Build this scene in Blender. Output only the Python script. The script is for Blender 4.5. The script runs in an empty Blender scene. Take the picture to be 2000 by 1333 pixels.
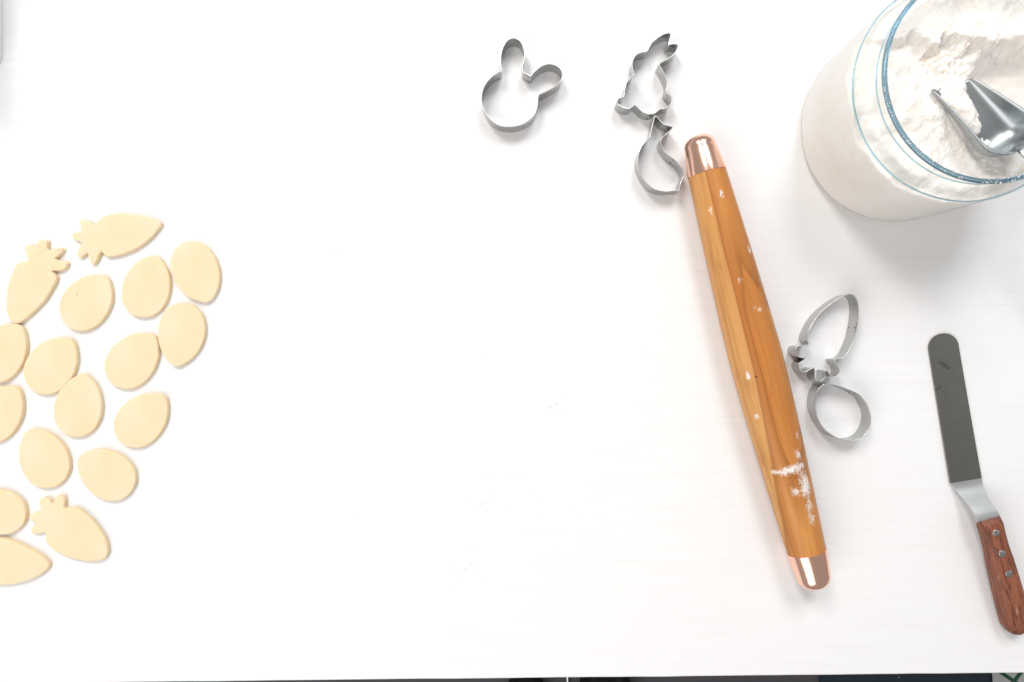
import bpy, bmesh, math, random
from mathutils import Vector, noise as mnoise

random.seed(7)
R = math.radians
scene = bpy.context.scene
C = scene.collection

# ------------------------------------------------------------------ camera
H = 0.70                       # camera height above the table top
S = 0.000525                   # metres per photo pixel on the table top
cam_d = bpy.data.cameras.new('camera')
cam = bpy.data.objects.new('camera', cam_d); C.objects.link(cam)
cam.location = (0, 0, H)       # looks straight down, top of the picture is +Y
cam_d.sensor_width = 36.0
cam_d.lens = 36.0 * H / (2000 * S)
cam_d.clip_start = 0.01; cam_d.clip_end = 50
scene.camera = cam

# ------------------------------------------------------------------ room light
world = bpy.data.worlds.new('World'); scene.world = world; world.use_nodes = True
bg = world.node_tree.nodes['Background']
bg.inputs['Color'].default_value = (1.0, 0.985, 0.975, 1)
bg.inputs['Strength'].default_value = 0.37


def window_lamp(name, loc, target, sx, sy, power, col):
    d = bpy.data.lights.new(name, 'AREA'); d.shape = 'RECTANGLE'
    d.size = sx; d.size_y = sy; d.energy = power; d.color = col
    o = bpy.data.objects.new(name, d); C.objects.link(o)
    o.location = loc
    o.rotation_euler = (Vector(target) - Vector(loc)).to_track_quat('-Z', 'Y').to_euler()
    return o


window_lamp('window_light', (-0.78, 1.45, 2.00), (0.05, 0, 0), 0.46, 1.05, 31.0, (1.0, 0.965, 0.94))
window_lamp('window_light', (0.55, 1.70, 2.00), (0.05, 0, 0), 0.70, 0.95, 29.0, (0.95, 0.98, 1.0))
window_lamp('window_light', (-1.05, -1.30, 1.50), (0.1, -0.1, 0), 2.50, 1.40, 27.0, (1.0, 0.985, 0.97))
window_lamp('window_light', (2.00, 0.10, 1.10), (0.2, 0, 0), 0.45, 1.00, 2.0, (0.96, 0.98, 1.0))

scene.view_settings.view_transform = 'Standard'
scene.view_settings.look = 'None'
scene.view_settings.exposure = 0.03
scene.view_settings.gamma = 1.0
scene.view_settings.use_curve_mapping = False
scene.render.engine = 'CYCLES'
cy = scene.cycles
cy.use_denoising = True
try: cy.denoiser = 'OPENIMAGEDENOISE'
except Exception: pass
cy.max_bounces = 14; cy.transmission_bounces = 12; cy.transparent_max_bounces = 16
cy.diffuse_bounces = 6; cy.glossy_bounces = 8
cy.caustics_refractive = True; cy.caustics_reflective = True
cy.blur_glossy = 0.3
cy.sample_clamp_indirect = 6.0


def at(px, py, z=0.0):
    """photo pixel -> point on the horizontal plane at height z"""
    f = S * (1.0 - z / H)
    return Vector(((px - 1000.0) * f, -(py - 666.5) * f, z))


# ------------------------------------------------------------------ materials
class NT:
    def __init__(self, name):
        self.m = bpy.data.materials.new(name); self.m.use_nodes = True
        self.t = self.m.node_tree; self.n = self.t.nodes; self.l = self.t.links
        self.p = self.n['Principled BSDF']; self.out = self.n['Material Output']

    def add(self, typ, **kw):
        n = self.n.new(typ)
        for k, v in kw.items():
            if k in n.inputs: n.inputs[k].default_value = v
            else: setattr(n, k, v)
        return n

    def link(self, a, b): self.l.new(a, b)

    def coord(self, scale=(1, 1, 1), loc=(0, 0, 0), rot=(0, 0, 0), kind='Object'):
        tc = self.n.new('ShaderNodeTexCoord'); mp = self.n.new('ShaderNodeMapping')
        mp.inputs['Scale'].default_value = scale; mp.inputs['Location'].default_value = loc
        mp.inputs['Rotation'].default_value = rot
        self.link(tc.outputs[kind], mp.inputs['Vector']); return mp.outputs['Vector']

    def noise(self, vec, scale, detail=4, rough=0.55, dist=0.0):
        n = self.add('ShaderNodeTexNoise'); n.inputs['Scale'].default_value = scale
        n.inputs['Detail'].default_value = detail; n.inputs['Roughness'].default_value = rough
        n.inputs['Distortion'].default_value = dist
        self.link(vec, n.inputs['Vector']); return n.outputs['Fac']

    def ramp(self, fac, stops):
        r = self.n.new('ShaderNodeValToRGB'); e = r.color_ramp.elements
        while len(e) > 1: e.remove(e[-1])
        for i, (p, c) in enumerate(stops):
            if not isinstance(c, (tuple, list)): c = (c, c, c)
            el = e[0] if i == 0 else e.new(p)
            el.position = p; el.color = (*c[:3], 1)
        self.link(fac, r.inputs['Fac']); return r.outputs['Color']

    def math(self, op, a, b=None, c=None, clamp=False):
        n = self.n.new('ShaderNodeMath'); n.operation = op; n.use_clamp = clamp
        for i, v in enumerate((a, b, c)):
            if v is None: continue
            if isinstance(v, (int, float)): n.inputs[i].default_value = v
            else: self.link(v, n.inputs[i])
        return n.outputs[0]

    def mix(self, fac, a, b, blend='MIX'):
        n = self.n.new('ShaderNodeMix'); n.data_type = 'RGBA'; n.blend_type = blend
        for k, v in ((0, fac), (6, a), (7, b)):
            if isinstance(v, (int, float)): n.inputs[k].default_value = v
            elif isinstance(v, tuple): n.inputs[k].default_value = (*v[:3], 1)
            else: self.link(v, n.inputs[k])
        return n.outputs[2]

    def bump(self, h, strength, dist):
        b = self.n.new('ShaderNodeBump'); b.inputs['Strength'].default_value = strength
        b.inputs['Distance'].default_value = dist
        self.link(h, b.inputs['Height']); self.link(b.outputs['Normal'], self.p.inputs['Normal'])

    def set(self, **kw):
        for k, v in kw.items():
            k = k.replace('_', ' ')
            i = self.p.inputs[k]
            if hasattr(v, 'is_linked') or hasattr(v, 'links'): self.link(v, i)
            elif isinstance(v, tuple) and len(v) == 3 and i.type == 'RGBA': i.default_value = (*v, 1)
            else: i.default_value = v
        return self


M = {}


def mat_table():
    k = NT('white_painted_wood')
    v = k.coord((1.4, 38, 38))
    g = k.noise(v, 6.0, 6, 0.62, 0.6)
    v2 = k.coord((3, 160, 160)); g2 = k.noise(v2, 5.0, 3, 0.6)
    pat = k.noise(k.coord(), 3.2, 3, 0.5)
    base = k.mix(pat, (0.800, 0.790, 0.786), (0.822, 0.818, 0.818))
    streak = k.ramp(g, [(0.34, 0.0), (0.52, 1.0)])
    base = k.mix(streak, (0.790, 0.780, 0.776), base)
    k.set(Base_Color=base, Roughness=0.5, Specular_IOR_Level=0.25)
    hgt = k.math('ADD', k.math('MULTIPLY', g, 0.7), k.math('MULTIPLY', g2, 0.3))
    k.bump(hgt, 0.05, 0.0012)
    return k.m


def mat_dough(name, seed):
    k = NT(name)
    v = k.coord(loc=(seed * 3.1, seed * 1.7, 0))
    n1 = k.noise(v, 22, 4, 0.55); n2 = k.noise(v, 900, 3, 0.6)
    col = k.mix(k.ramp(n1, [(0.35, 0.0), (0.65, 1.0)]), (0.795, 0.632, 0.412), (0.805, 0.670, 0.475))
    k.set(Base_Color=col, Roughness=0.62, Specular_IOR_Level=0.3,
          Subsurface_Weight=0.60, Subsurface_Scale=0.005)
    k.p.inputs['Subsurface Radius'].default_value = (1.0, 0.50, 0.20)
    k.bump(k.math('ADD', k.math('MULTIPLY', n1, 0.6), k.math('MULTIPLY', n2, 0.06)), 0.25, 0.0016)
    return k.m


def mat_steel(name, col, rough, var=0.08, streak=(60, 60, 4)):
    k = NT(name)
    n1 = k.noise(k.coord(), 45, 4, 0.6)
    n2 = k.noise(k.coord(streak), 14, 3, 0.6)
    c = k.mix(n1, tuple(x * (1 - var) for x in col), tuple(min(1, x * (1 + var)) for x in col))
    k.set(Base_Color=c, Metallic=1.0)
    k.set(Roughness=k.math('ADD', rough - 0.06, k.math('MULTIPLY', n1, 0.12)))
    k.bump(n2, 0.06, 0.0004)
    return k.m


def mat_plain(name, col, rough, spec=0.4, nscale=40, var=0.12, bump=0.1):
    k = NT(name)
    n1 = k.noise(k.coord(), nscale, 4, 0.6)
    c = k.mix(n1, tuple(x * (1 - var) for x in col), tuple(x * (1 + var) for x in col))
    k.set(Base_Color=c, Roughness=rough, Specular_IOR_Level=spec)
    k.bump(n1, bump, 0.002)
    return k.m


def mat_pin_wood():
    k = NT('pin_wood')
    # grain: rings of a log whose heart lies off the pin's axis, warped along the length (local X)
    warp = k.noise(k.coord((2.2, 14, 14)), 1.6, 3, 0.5)
    v = k.coord((0.10, 1, 1), loc=(0, 0.012, 0.030))
    sep = k.n.new('ShaderNodeSeparateXYZ'); k.link(v, sep.inputs[0])
    rr = k.math('SQRT', k.math('ADD', k.math('POWER', sep.outputs[1], 2.0), k.math('POWER', sep.outputs[2], 2.0)))
    rr = k.math('ADD', rr, k.math('MULTIPLY', warp, 0.022))
    ring = k.math('FRACT', k.math('MULTIPLY', rr, 92.0))
    line = k.ramp(ring, [(0.0, 0.15), (0.55, 0.0), (0.86, 0.55), (0.95, 1.0), (1.0, 0.15)])
    fib = k.noise(k.coord((7, 330, 330)), 1.0, 4, 0.65)
    fib2 = k.noise(k.coord((3, 60, 60)), 1.0, 3, 0.55)
    col = k.mix(k.ramp(fib2, [(0.3, 0.0), (0.7, 1.0)]), (0.510, 0.182, 0.038), (0.640, 0.295, 0.085))
    # paler sapwood along one side, its border drifting along the pin
    s2 = k.n.new('ShaderNodeSeparateXYZ'); k.link(k.coord(), s2.inputs[0])
    bd = k.math('ADD', s2.outputs[1], k.math('ADD', k.math('MULTIPLY', s2.outputs[0], 0.022), k.math('MULTIPLY', k.math('SUBTRACT', warp, 0.5), 0.016)))
    sap = k.ramp(k.math('ADD', k.math('MULTIPLY', bd, 55.0), 1.22), [(0.44, 1.0), (0.53, 0.0)])
    edge = k.ramp(k.math('ADD', k.math('MULTIPLY', bd, 55.0), 1.22), [(0.46, 0.0), (0.53, 0.9), (0.60, 0.5), (0.80, 0.0)])
    col = k.mix(k.math('MULTIPLY', sap, 0.5), col, k.mix(fib2, (0.640, 0.345, 0.110), (0.725, 0.445, 0.185)))
    line = k.math('MULTIPLY', line, k.math('SUBTRACT', 1.0, k.math('MULTIPLY', sap, 0.65)))
    line = k.math('MAXIMUM', line, edge)
    col = k.mix(k.math('MULTIPLY', line, 0.72), col, (0.270, 0.092, 0.022))
    col = k.mix(k.math('MULTIPLY', k.ramp(fib, [(0.48, 0.0), (0.74, 1.0)]), 0.50), col, (0.360, 0.140, 0.035))
    worn = k.noise(k.coord((16, 55, 55)), 1.0, 4, 0.6, 0.7)
    col = k.mix(k.ramp(worn, [(0.52, 0.0), (0.72, 0.40)]), col, (0.330, 0.120, 0.028))
    # smudges of flour rubbed on the wood at a few spots (x along the pin, angle side by y)
    tc = k.n.new('ShaderNodeTexCoord'); ob = tc.outputs['Object']
    crumb = k.noise(ob, 420, 5, 0.75, 0.3); big = k.noise(k.coord((55, 120, 120)), 1.0, 4, 0.7, 1.2)
    total = None
    for (x, y, z, rx, ry, s) in SMUDGE:
        mp = k.n.new('ShaderNodeMapping'); mp.vector_type = 'POINT'
        mp.inputs['Location'].default_value = (-x / rx, -y / ry, -z / 0.012)
        mp.inputs['Scale'].default_value = (1 / rx, 1 / ry, 1 / 0.012)
        k.link(ob, mp.inputs['Vector'])
        ln = k.n.new('ShaderNodeVectorMath'); ln.operation = 'LENGTH'; k.link(mp.outputs[0], ln.inputs[0])
        f = k.math('MULTIPLY', k.math('SUBTRACT', 1.0, ln.outputs['Value'], clamp=True), s)
        total = f if total is None else k.math('MAXIMUM', total, f)
    pat = k.math('ADD', k.math('MULTIPLY', crumb, 0.55), k.math('MULTIPLY', big, 0.60))
    fl = k.math('MULTIPLY', k.math('SUBTRACT', k.math('ADD', pat, k.math('MULTIPLY', total, 0.42)), 0.76), 6.0, clamp=True)
    gate = k.math('MULTIPLY', total, 6.0, clamp=True)
    fl = k.math('MULTIPLY', fl, gate)
    col = k.mix(k.math('MULTIPLY', fl, 0.9), col, (0.83, 0.79, 0.75))
    k.set(Base_Color=col, Specular_IOR_Level=0.28)
    k.set(Roughness=k.math('ADD', k.math('ADD', 0.28, k.math('MULTIPLY', worn, 0.22)), k.math('MULTIPLY', fl, 0.45)))
    k.bump(k.math('ADD', k.math('MULTIPLY', fib, 0.5), k.math('MULTIPLY', fl, 2.0)), 0.12, 0.0009)
    return k.m


def mat_handle_wood():
    k = NT('rosewood')
    fib = k.noise(k.coord((18, 380, 380)), 1.0, 5, 0.7)
    big = k.noise(k.coord((9, 90, 90)), 1.0, 3, 0.6, 0.6)
    col = k.mix(k.ramp(big, [(0.3, 0.0), (0.7, 1.0)]), (0.190, 0.058, 0.028), (0.330, 0.115, 0.060))
    col = k.mix(k.ramp(fib, [(0.47, 0.0), (0.60, 0.85)]), col, (0.085, 0.024, 0.014))
    wear = k.noise(k.coord((60, 160, 160)), 1.0, 4, 0.7)
    col = k.mix(k.ramp(wear, [(0.62, 0.0), (0.74, 0.6)]), col, (0.52, 0.30, 0.22))
    k.set(Base_Color=col, Roughness=0.5, Specular_IOR_Level=0.4)
    k.bump(fib, 0.35, 0.0008)
    return k.m


def mat_glass(name, col, rough=0.0):
    k = NT(name)
    k.n.remove(k.p)
    g = k.add('ShaderNodeBsdfGlass'); g.inputs['Color'].default_value = (*col, 1)
    g.inputs['Roughness'].default_value = rough; g.inputs['IOR'].default_value = 1.5
    k.link(g.outputs[0], k.out.inputs['Surface'])
    return k.m


def mat_thin_glass(name, col):
    """thin-walled pane: straight-through transmission plus Fresnel reflection"""
    k = NT(name)
    k.n.remove(k.p)
    t = k.add('ShaderNodeBsdfTransparent'); t.inputs['Color'].default_value = (*col, 1)
    g = k.add('ShaderNodeBsdfGlossy'); g.inputs['Roughness'].default_value = 0.02
    f = k.add('ShaderNodeFresnel'); ge = k.add('ShaderNodeNewGeometry')
    # same pane seen from either face: undo the node's index flip on the back side
    k.link(k.math('ADD', 1.45, k.math('MULTIPLY', ge.outputs['Backfacing'], 1 / 1.45 - 1.45)), f.inputs['IOR'])
    mx = k.add('ShaderNodeMixShader')
    k.link(f.outputs[0], mx.inputs[0]); k.link(t.outputs[0], mx.inputs[1]); k.link(g.outputs[0], mx.inputs[2])
    k.link(mx.outputs[0], k.out.inputs['Surface'])
    return k.m


def mat_flour(name='flour', col=(0.90, 0.865, 0.825)):
    k = NT(name)
    n1 = k.noise(k.coord(), 60, 5, 0.6); n2 = k.noise(k.coord(), 700, 4, 0.65)
    c = k.mix(k.ramp(n1, [(0.3, 0.0), (0.65, 1.0)]), tuple(x * y for x, y in zip(col, (0.985, 0.95, 0.91))), col)
    n3 = k.noise(k.coord(), 130, 4, 0.65, 0.5)
    c = k.mix(k.ramp(n3, [(0.30, 0.55), (0.42, 0.0)]), c, tuple(x * y for x, y in zip(col, (0.95, 0.84, 0.72))))  # tan flecks painted in for the warm shade of crevices
    k.set(Base_Color=c, Roughness=0.95, Specular_IOR_Level=0.05, Subsurface_Weight=0.35, Subsurface_Scale=0.004)
    k.p.inputs['Subsurface Radius'].default_value = (1.0, 0.75, 0.5)
    k.bump(k.math('ADD', k.math('MULTIPLY', n1, 0.7), k.math('MULTIPLY', n2, 0.25)), 0.5, 0.002)
    return k.m


def mat_cloth_print(cx, cy_):
    k = NT('printed_cotton')
    v = k.coord(kind='Object')
    sep = k.n.new('ShaderNodeSeparateXYZ'); k.link(v, sep.inputs[0])
    masks = []
    for (dx, dy) in ((26, -17), (-13, -17)):
        L = math.hypot(dx, dy); nx, ny = -dy / L, dx / L
        d = k.math('ADD', k.math('MULTIPLY', k.math('SUBTRACT', sep.outputs[0], cx), nx),
                   k.math('MULTIPLY', k.math('SUBTRACT', sep.outputs[1], cy_), ny))
        fr = k.math('FRACT', k.math('ADD', k.math('DIVIDE', d, 0.060), 0.5))
        masks.append(k.math('LESS_THAN', k.math('ABSOLUTE', k.math('SUBTRACT', fr, 0.5)), 0.065))
    m = k.math('MAXIMUM', *masks)
    weave = k.noise(v, 700, 3, 0.6)
    c = k.mix(weave, (0.36, 0.36, 0.365), (0.46, 0.46, 0.46))
    k.set(Base_Color=k.mix(m, c, (0.030, 0.085, 0.050)), Roughness=0.9, Specular_IOR_Level=0.1)
    k.bump(weave, 0.3, 0.001)
    return k.m


# ------------------------------------------------------------------ mesh helpers
def link(name, me, mat, parent=None, loc=None, rot=None, smooth=True):
    o = bpy.data.objects.new(name, me); C.objects.link(o)
    if mat is not None: me.materials.append(mat)
    if smooth:
        for p in me.polygons: p.use_smooth = True
    if parent is not None: o.parent = parent
    if loc is not None: o.location = loc
    if rot is not None: o.rotation_euler = rot
    return o


def mesh(name, verts, faces):
    me = bpy.data.meshes.new(name)
    me.from_pydata([tuple(v) for v in verts], [], faces); me.update()
    bm = bmesh.new(); bm.from_mesh(me)
    bmesh.ops.recalc_face_normals(bm, faces=bm.faces[:])
    bm.to_mesh(me); bm.free()
    return me


def sharp(me, deg=35):
    try: me.set_sharp_from_angle(angle=R(deg))
    except Exception: pass
    return me


def empty(name, loc=(0, 0, 0), rot=(0, 0, 0)):
    o = bpy.data.objects.new(name, None); C.objects.link(o)
    o.empty_display_size = 0.02; o.location = loc; o.rotation_euler = rot
    return o


def tag(o, label=None, cat=None, group=None, kind=None):
    if label: o['label'] = label
    if cat: o['category'] = cat
    if group: o['group'] = group
    if kind: o['kind'] = kind
    return o


def rings(rs, closed=True, cap0=False, cap1=False):
    """rs: list of rings (equal length) -> verts, faces"""
    n = len(rs[0]); vs = [v for r in rs for v in r]; fs = []
    for i in range(len(rs) - 1):
        for j in range(n if closed else n - 1):
            a, b = i * n + j, i * n + (j + 1) % n
            fs.append((a, b, b + n, a + n))
    if cap0: fs.append(tuple(range(n - 1, -1, -1)))
    if cap1: fs.append(tuple((len(rs) - 1) * n + j for j in range(n)))
    return vs, fs


def lathe(profile, n=96, closed_profile=False):
    """profile (r, z) revolved about Z"""
    vs, fs = [], []
    k = len(profile)
    for j in range(n):
        a = 2 * math.pi * j / n
        for (r, z) in profile: vs.append((r * math.cos(a), r * math.sin(a), z))
    for j in range(n):
        j2 = (j + 1) % n
        for i in range(k if closed_profile else k - 1):
            i2 = (i + 1) % k
            fs.append((j * k + i, j2 * k + i, j2 * k + i2, j * k + i2))
    return vs, fs


def catmull(pts, per=6, tension=0.5):
    out = []; n = len(pts)
    for i in range(n):
        p0, p1, p2, p3 = (Vector(pts[(i + d) % n]) for d in (-1, 0, 1, 2))
        for s in range(per):
            t = s / per
            # centripetal-ish: scale tangents by neighbouring lengths to stop overshoot
            l1 = (p2 - p1).length
            m1 = (p2 - p0); m2 = (p3 - p1)
            m1 = m1 * (l1 / max(1e-9, (p1 - p0).length + l1)); m2 = m2 * (l1 / max(1e-9, (p3 - p2).length + l1))
            h00 = 2 * t**3 - 3 * t**2 + 1; h10 = t**3 - 2 * t**2 + t
            h01 = -2 * t**3 + 3 * t**2; h11 = t**3 - t**2
            out.append(p1 * h00 + m1 * h10 + p2 * h01 + m2 * h11)
    return out


def resample(pts, step):
    n = len(pts); L = [0.0]
    for i in range(n): L.append(L[-1] + (pts[(i + 1) % n] - pts[i]).length)
    m = max(12, int(L[-1] / step)); out = []; k = 0
    for j in range(m):
        d = L[-1] * j / m
        while L[k + 1] < d: k += 1
        t = (d - L[k]) / max(1e-9, L[k + 1] - L[k])
        out.append(pts[k].lerp(pts[(k + 1) % n], t))
    return out


def ccw(pts):
    a = sum(pts[i].x * pts[(i + 1) % len(pts)].y - pts[(i + 1) % len(pts)].x * pts[i].y for i in range(len(pts)))
    return pts if a > 0 else pts[::-1]


def normals2(pts):
    out = []; n = len(pts)
    for i in range(n):
        t = (pts[(i + 1) % n] - pts[i - 1]); t = t.normalized() if t.length > 1e-9 else Vector((1, 0))
        out.append(Vector((t.y, -t.x)))      # outward for ccw
    return out


# ------------------------------------------------------------------ the setting
FLOOR_Z = -0.74
M['table'] = mat_table()
M['floor'] = mat_plain('dark_floor', (0.085, 0.080, 0.090), 0.55, 0.3, 9, 0.10, 0.1)

fl = mesh('floor', [(-3, -3, 0), (3, -3, 0), (3, 3, 0), (-3, 3, 0)], [(0, 1, 2, 3)])
tag(link('floor', fl, M['floor'], loc=(0, 0, FLOOR_Z)), kind='structure')

# table: its near edge runs from (250, 1333) to (2000, 1315) in the photo
table = empty('table', (0, 0, FLOOR_Z))
tag(table, 'white painted wooden table that carries the baking things', 'table')
e0, e1 = at(250, 1333.6), at(2000, 1315)
slope = (e1.y - e0.y) / (e1.x - e0.x)
XL, XR, YT, TH = -0.95, 0.95, 0.72, 0.028


def edge_y(x): return e0.y + slope * (x - e0.x)


bm = bmesh.new()
NX = 120
rows = []
prof = [(0.0015, 0.0), (0.0004, -0.0005), (0.0, -0.0015), (0.0, -TH + 0.001), (0.001, -TH)]   # small eased edge
for i in range(NX + 1):
    x = XL + (XR - XL) * i / NX
    wob = 0.0004 * mnoise.noise((x * 9, 0.3, 0)) + 0.00025 * mnoise.noise((x * 45, 4.3, 0))
    col = [bm.verts.new((x, YT, -TH)), bm.verts.new((x, YT, 0))]
    for (dy, z) in prof: col.append(bm.verts.new((x, edge_y(x) + dy + wob, z)))
    rows.append(col)
for i in range(NX):
    a, b = rows[i], rows[i + 1]; k = len(a)
    for j in range(k): bm.faces.new((a[j], a[(j + 1) % k], b[(j + 1) % k], b[j]))
bm.faces.new(rows[0]); bm.faces.new(rows[-1][::-1])
bmesh.ops.recalc_face_normals(bm, faces=bm.faces[:])
me = bpy.data.meshes.new('tabletop'); bm.to_mesh(me); bm.free()
link('tabletop', me, M['table'], table, loc=(0, 0, -FLOOR_Z), smooth=False)


def box(name, cx, cy_, z0, z1, wx, wy, mat, parent, taper=1.0):
    vs = []
    for z, s in ((z0, taper), (z1, 1.0)):
        for sx, sy in ((-1, -1), (1, -1), (1, 1), (-1, 1)):
            vs.append((cx + sx * wx / 2 * s, cy_ + sy * wy / 2 * s, z))
    fs = [(0, 3, 2, 1), (4, 5, 6, 7), (0, 1, 5, 4), (1, 2, 6, 5), (2, 3, 7, 6), (3, 0, 4, 7)]
    return link(name, mesh(name, vs, fs), mat, parent, smooth=False)


zt = -FLOOR_Z - TH
for sx in (-1, 1):
    for yy in (-0.20, 0.62):
        box('leg', sx * 0.86, yy, 0, zt, 0.06, 0.06, M['table'], table, 0.7)
box('apron', 0, -0.17, zt - 0.08, zt, 1.66, 0.02, M['table'], table)
box('apron', 0, 0.62, zt - 0.08, zt, 1.66, 0.02, M['table'], table)

# ------------------------------------------------------------------ rolling pin
P_Z = 0.0254
pa, pb = at(1361.5, 266, P_Z), at(1594, 1148.5, P_Z)
pin_len = (pb - pa).length
pin_rz = math.atan2(pb.y - pa.y, pb.x - pa.x)
RM, RE = 0.0254, 0.0183
CAP = 0.0375
HL = pin_len / 2


def pin_r(x):
    t = abs(x) / (HL - CAP)
    return RE + (RM - RE) * (1 - min(1.0, t) ** 1.38)


def pin_spot(px, py):
    """local pin coordinates of the surface point seen at a photo pixel (approximate)"""
    w = at(px, py, P_Z + 0.018); d = w - (pa + pb) / 2
    ca, sa = math.cos(-pin_rz), math.sin(-pin_rz)
    return (ca * d.x - sa * d.y, sa * d.x + ca * d.y)


SMUDGE = []
for (px, py, rx, ry, s) in ((1540, 917, 0.010, 0.026, 1.0), (1522, 922, 0.005, 0.016, 1.0), (1562, 908, 0.010, 0.014, .95), (1572, 948, 0.028, 0.012, 1.0), (1552, 962, 0.012, 0.010, .8), (1584, 1010, 0.020, 0.008, .75), (1590, 920, 0.020, 0.006, .85), (1556, 890, 0.012, 0.007, .8),
                            (1580, 985, 0.022, 0.008, .8), (1530, 922, 0.006, 0.012, .9), (1408, 378, 0.009, 0.005, .78), (1388, 412, 0.009, 0.0045, .72),
                            (1465, 488, 0.012, 0.004, .8), (1476, 606, 0.009, 0.012, .66), (1461, 734, 0.009, 0.003, 1.0),
                            (1441, 548, 0.006, 0.007, .60), (1556, 850, 0.010, 0.005, .7), (1480, 815, 0.006, 0.006, .7),
                            (1575, 868, .008, .004, .7)):
    lx, ly = pin_spot(px, py)
    rr_ = pin_r(lx); ly = max(-rr_ * .93, min(rr_ * .93, ly))
    SMUDGE.append((lx, ly, math.sqrt(rr_ * rr_ - ly * ly), rx, ry, s))

M['pin'] = mat_pin_wood()
kc = NT('polished_copper')
nz = kc.noise(kc.coord(), 30, 3, 0.5)
kc.set(Base_Color=kc.mix(nz, (0.96, 0.57, 0.43), (0.98, 0.64, 0.50)), Metallic=1.0, Roughness=0.19)
M['copper'] = kc.m

pin = empty('rolling_pin', ((pa.x + pb.x) / 2, (pa.y + pb.y) / 2, 0), (0, 0, pin_rz))
tag(pin, 'tapered wooden rolling pin with copper ends, dusted with flour', 'rolling pin')


def tube_x(prof, n=72):
    rs = [[(x, r * math.cos(2 * math.pi * j / n), r * math.sin(2 * math.pi * j / n)) for j in range(n)] for (x, r) in prof]
    return rings(rs, cap0=True, cap1=True)


xs = [-(HL - CAP) + 2 * (HL - CAP) * i / 60 for i in range(61)]
barrel = link('barrel', sharp(mesh('barrel', *tube_x([(x, pin_r(x)) for x in xs]))), M['pin'], pin, loc=(0, 0, RM))
for sgn in (-1, 1):
    L0 = HL - CAP
    prof = [(L0 - 0.001, RE + 0.00015), (L0 - 0.0009, RE + 0.0006)]
    DOME = 0.0125
    TP = 0.0034 if sgn < 0 else 0.0026
    prof += [(L0 + i / 8 * (CAP - DOME), RE + 0.0006 - TP * (i / 8) ** 1.2) for i in range(1, 9)]
    r1 = RE + 0.0006 - TP
    for i in range(1, 19):
        a = math.pi / 2 * i / 18
        ca = math.cos(a) ** 0.72
        prof.append((L0 + CAP - DOME + DOME * math.sin(a), max(0.0002, r1 * ca)))
    prof = [(sgn * x, r) for (x, r) in prof]
    link('end_cap', sharp(mesh('end_cap', *tube_x(prof)), 50), M['copper'], pin, loc=(0, 0, RM))
# a small dark knot in the wood
kx, ky = pin_spot(1474, 736)
M['knot'] = mat_plain('dark_knot', (0.05, 0.018, 0.008), 0.6)
vs, fs = lathe([(0.0, 0.0004), (0.0007, 0.0003), (0.0011, 0.0)], 12)
link('knot', mesh('knot', vs, fs), M['knot'], pin, loc=(kx, ky, RM + math.sqrt(max(0, pin_r(kx) ** 2 - ky ** 2)) - 0.0001))

# ------------------------------------------------------------------ cookie cutters
CH = 0.0190
M['tin'] = mat_steel('tinned_steel', (0.46, 0.46, 0.455), 0.24)
M['tin_rim'] = mat_steel('bright_rim', (0.74, 0.74, 0.73), 0.30)
M['weld'] = mat_plain('weld_spot', (0.10, 0.10, 0.10), 0.5)


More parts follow.
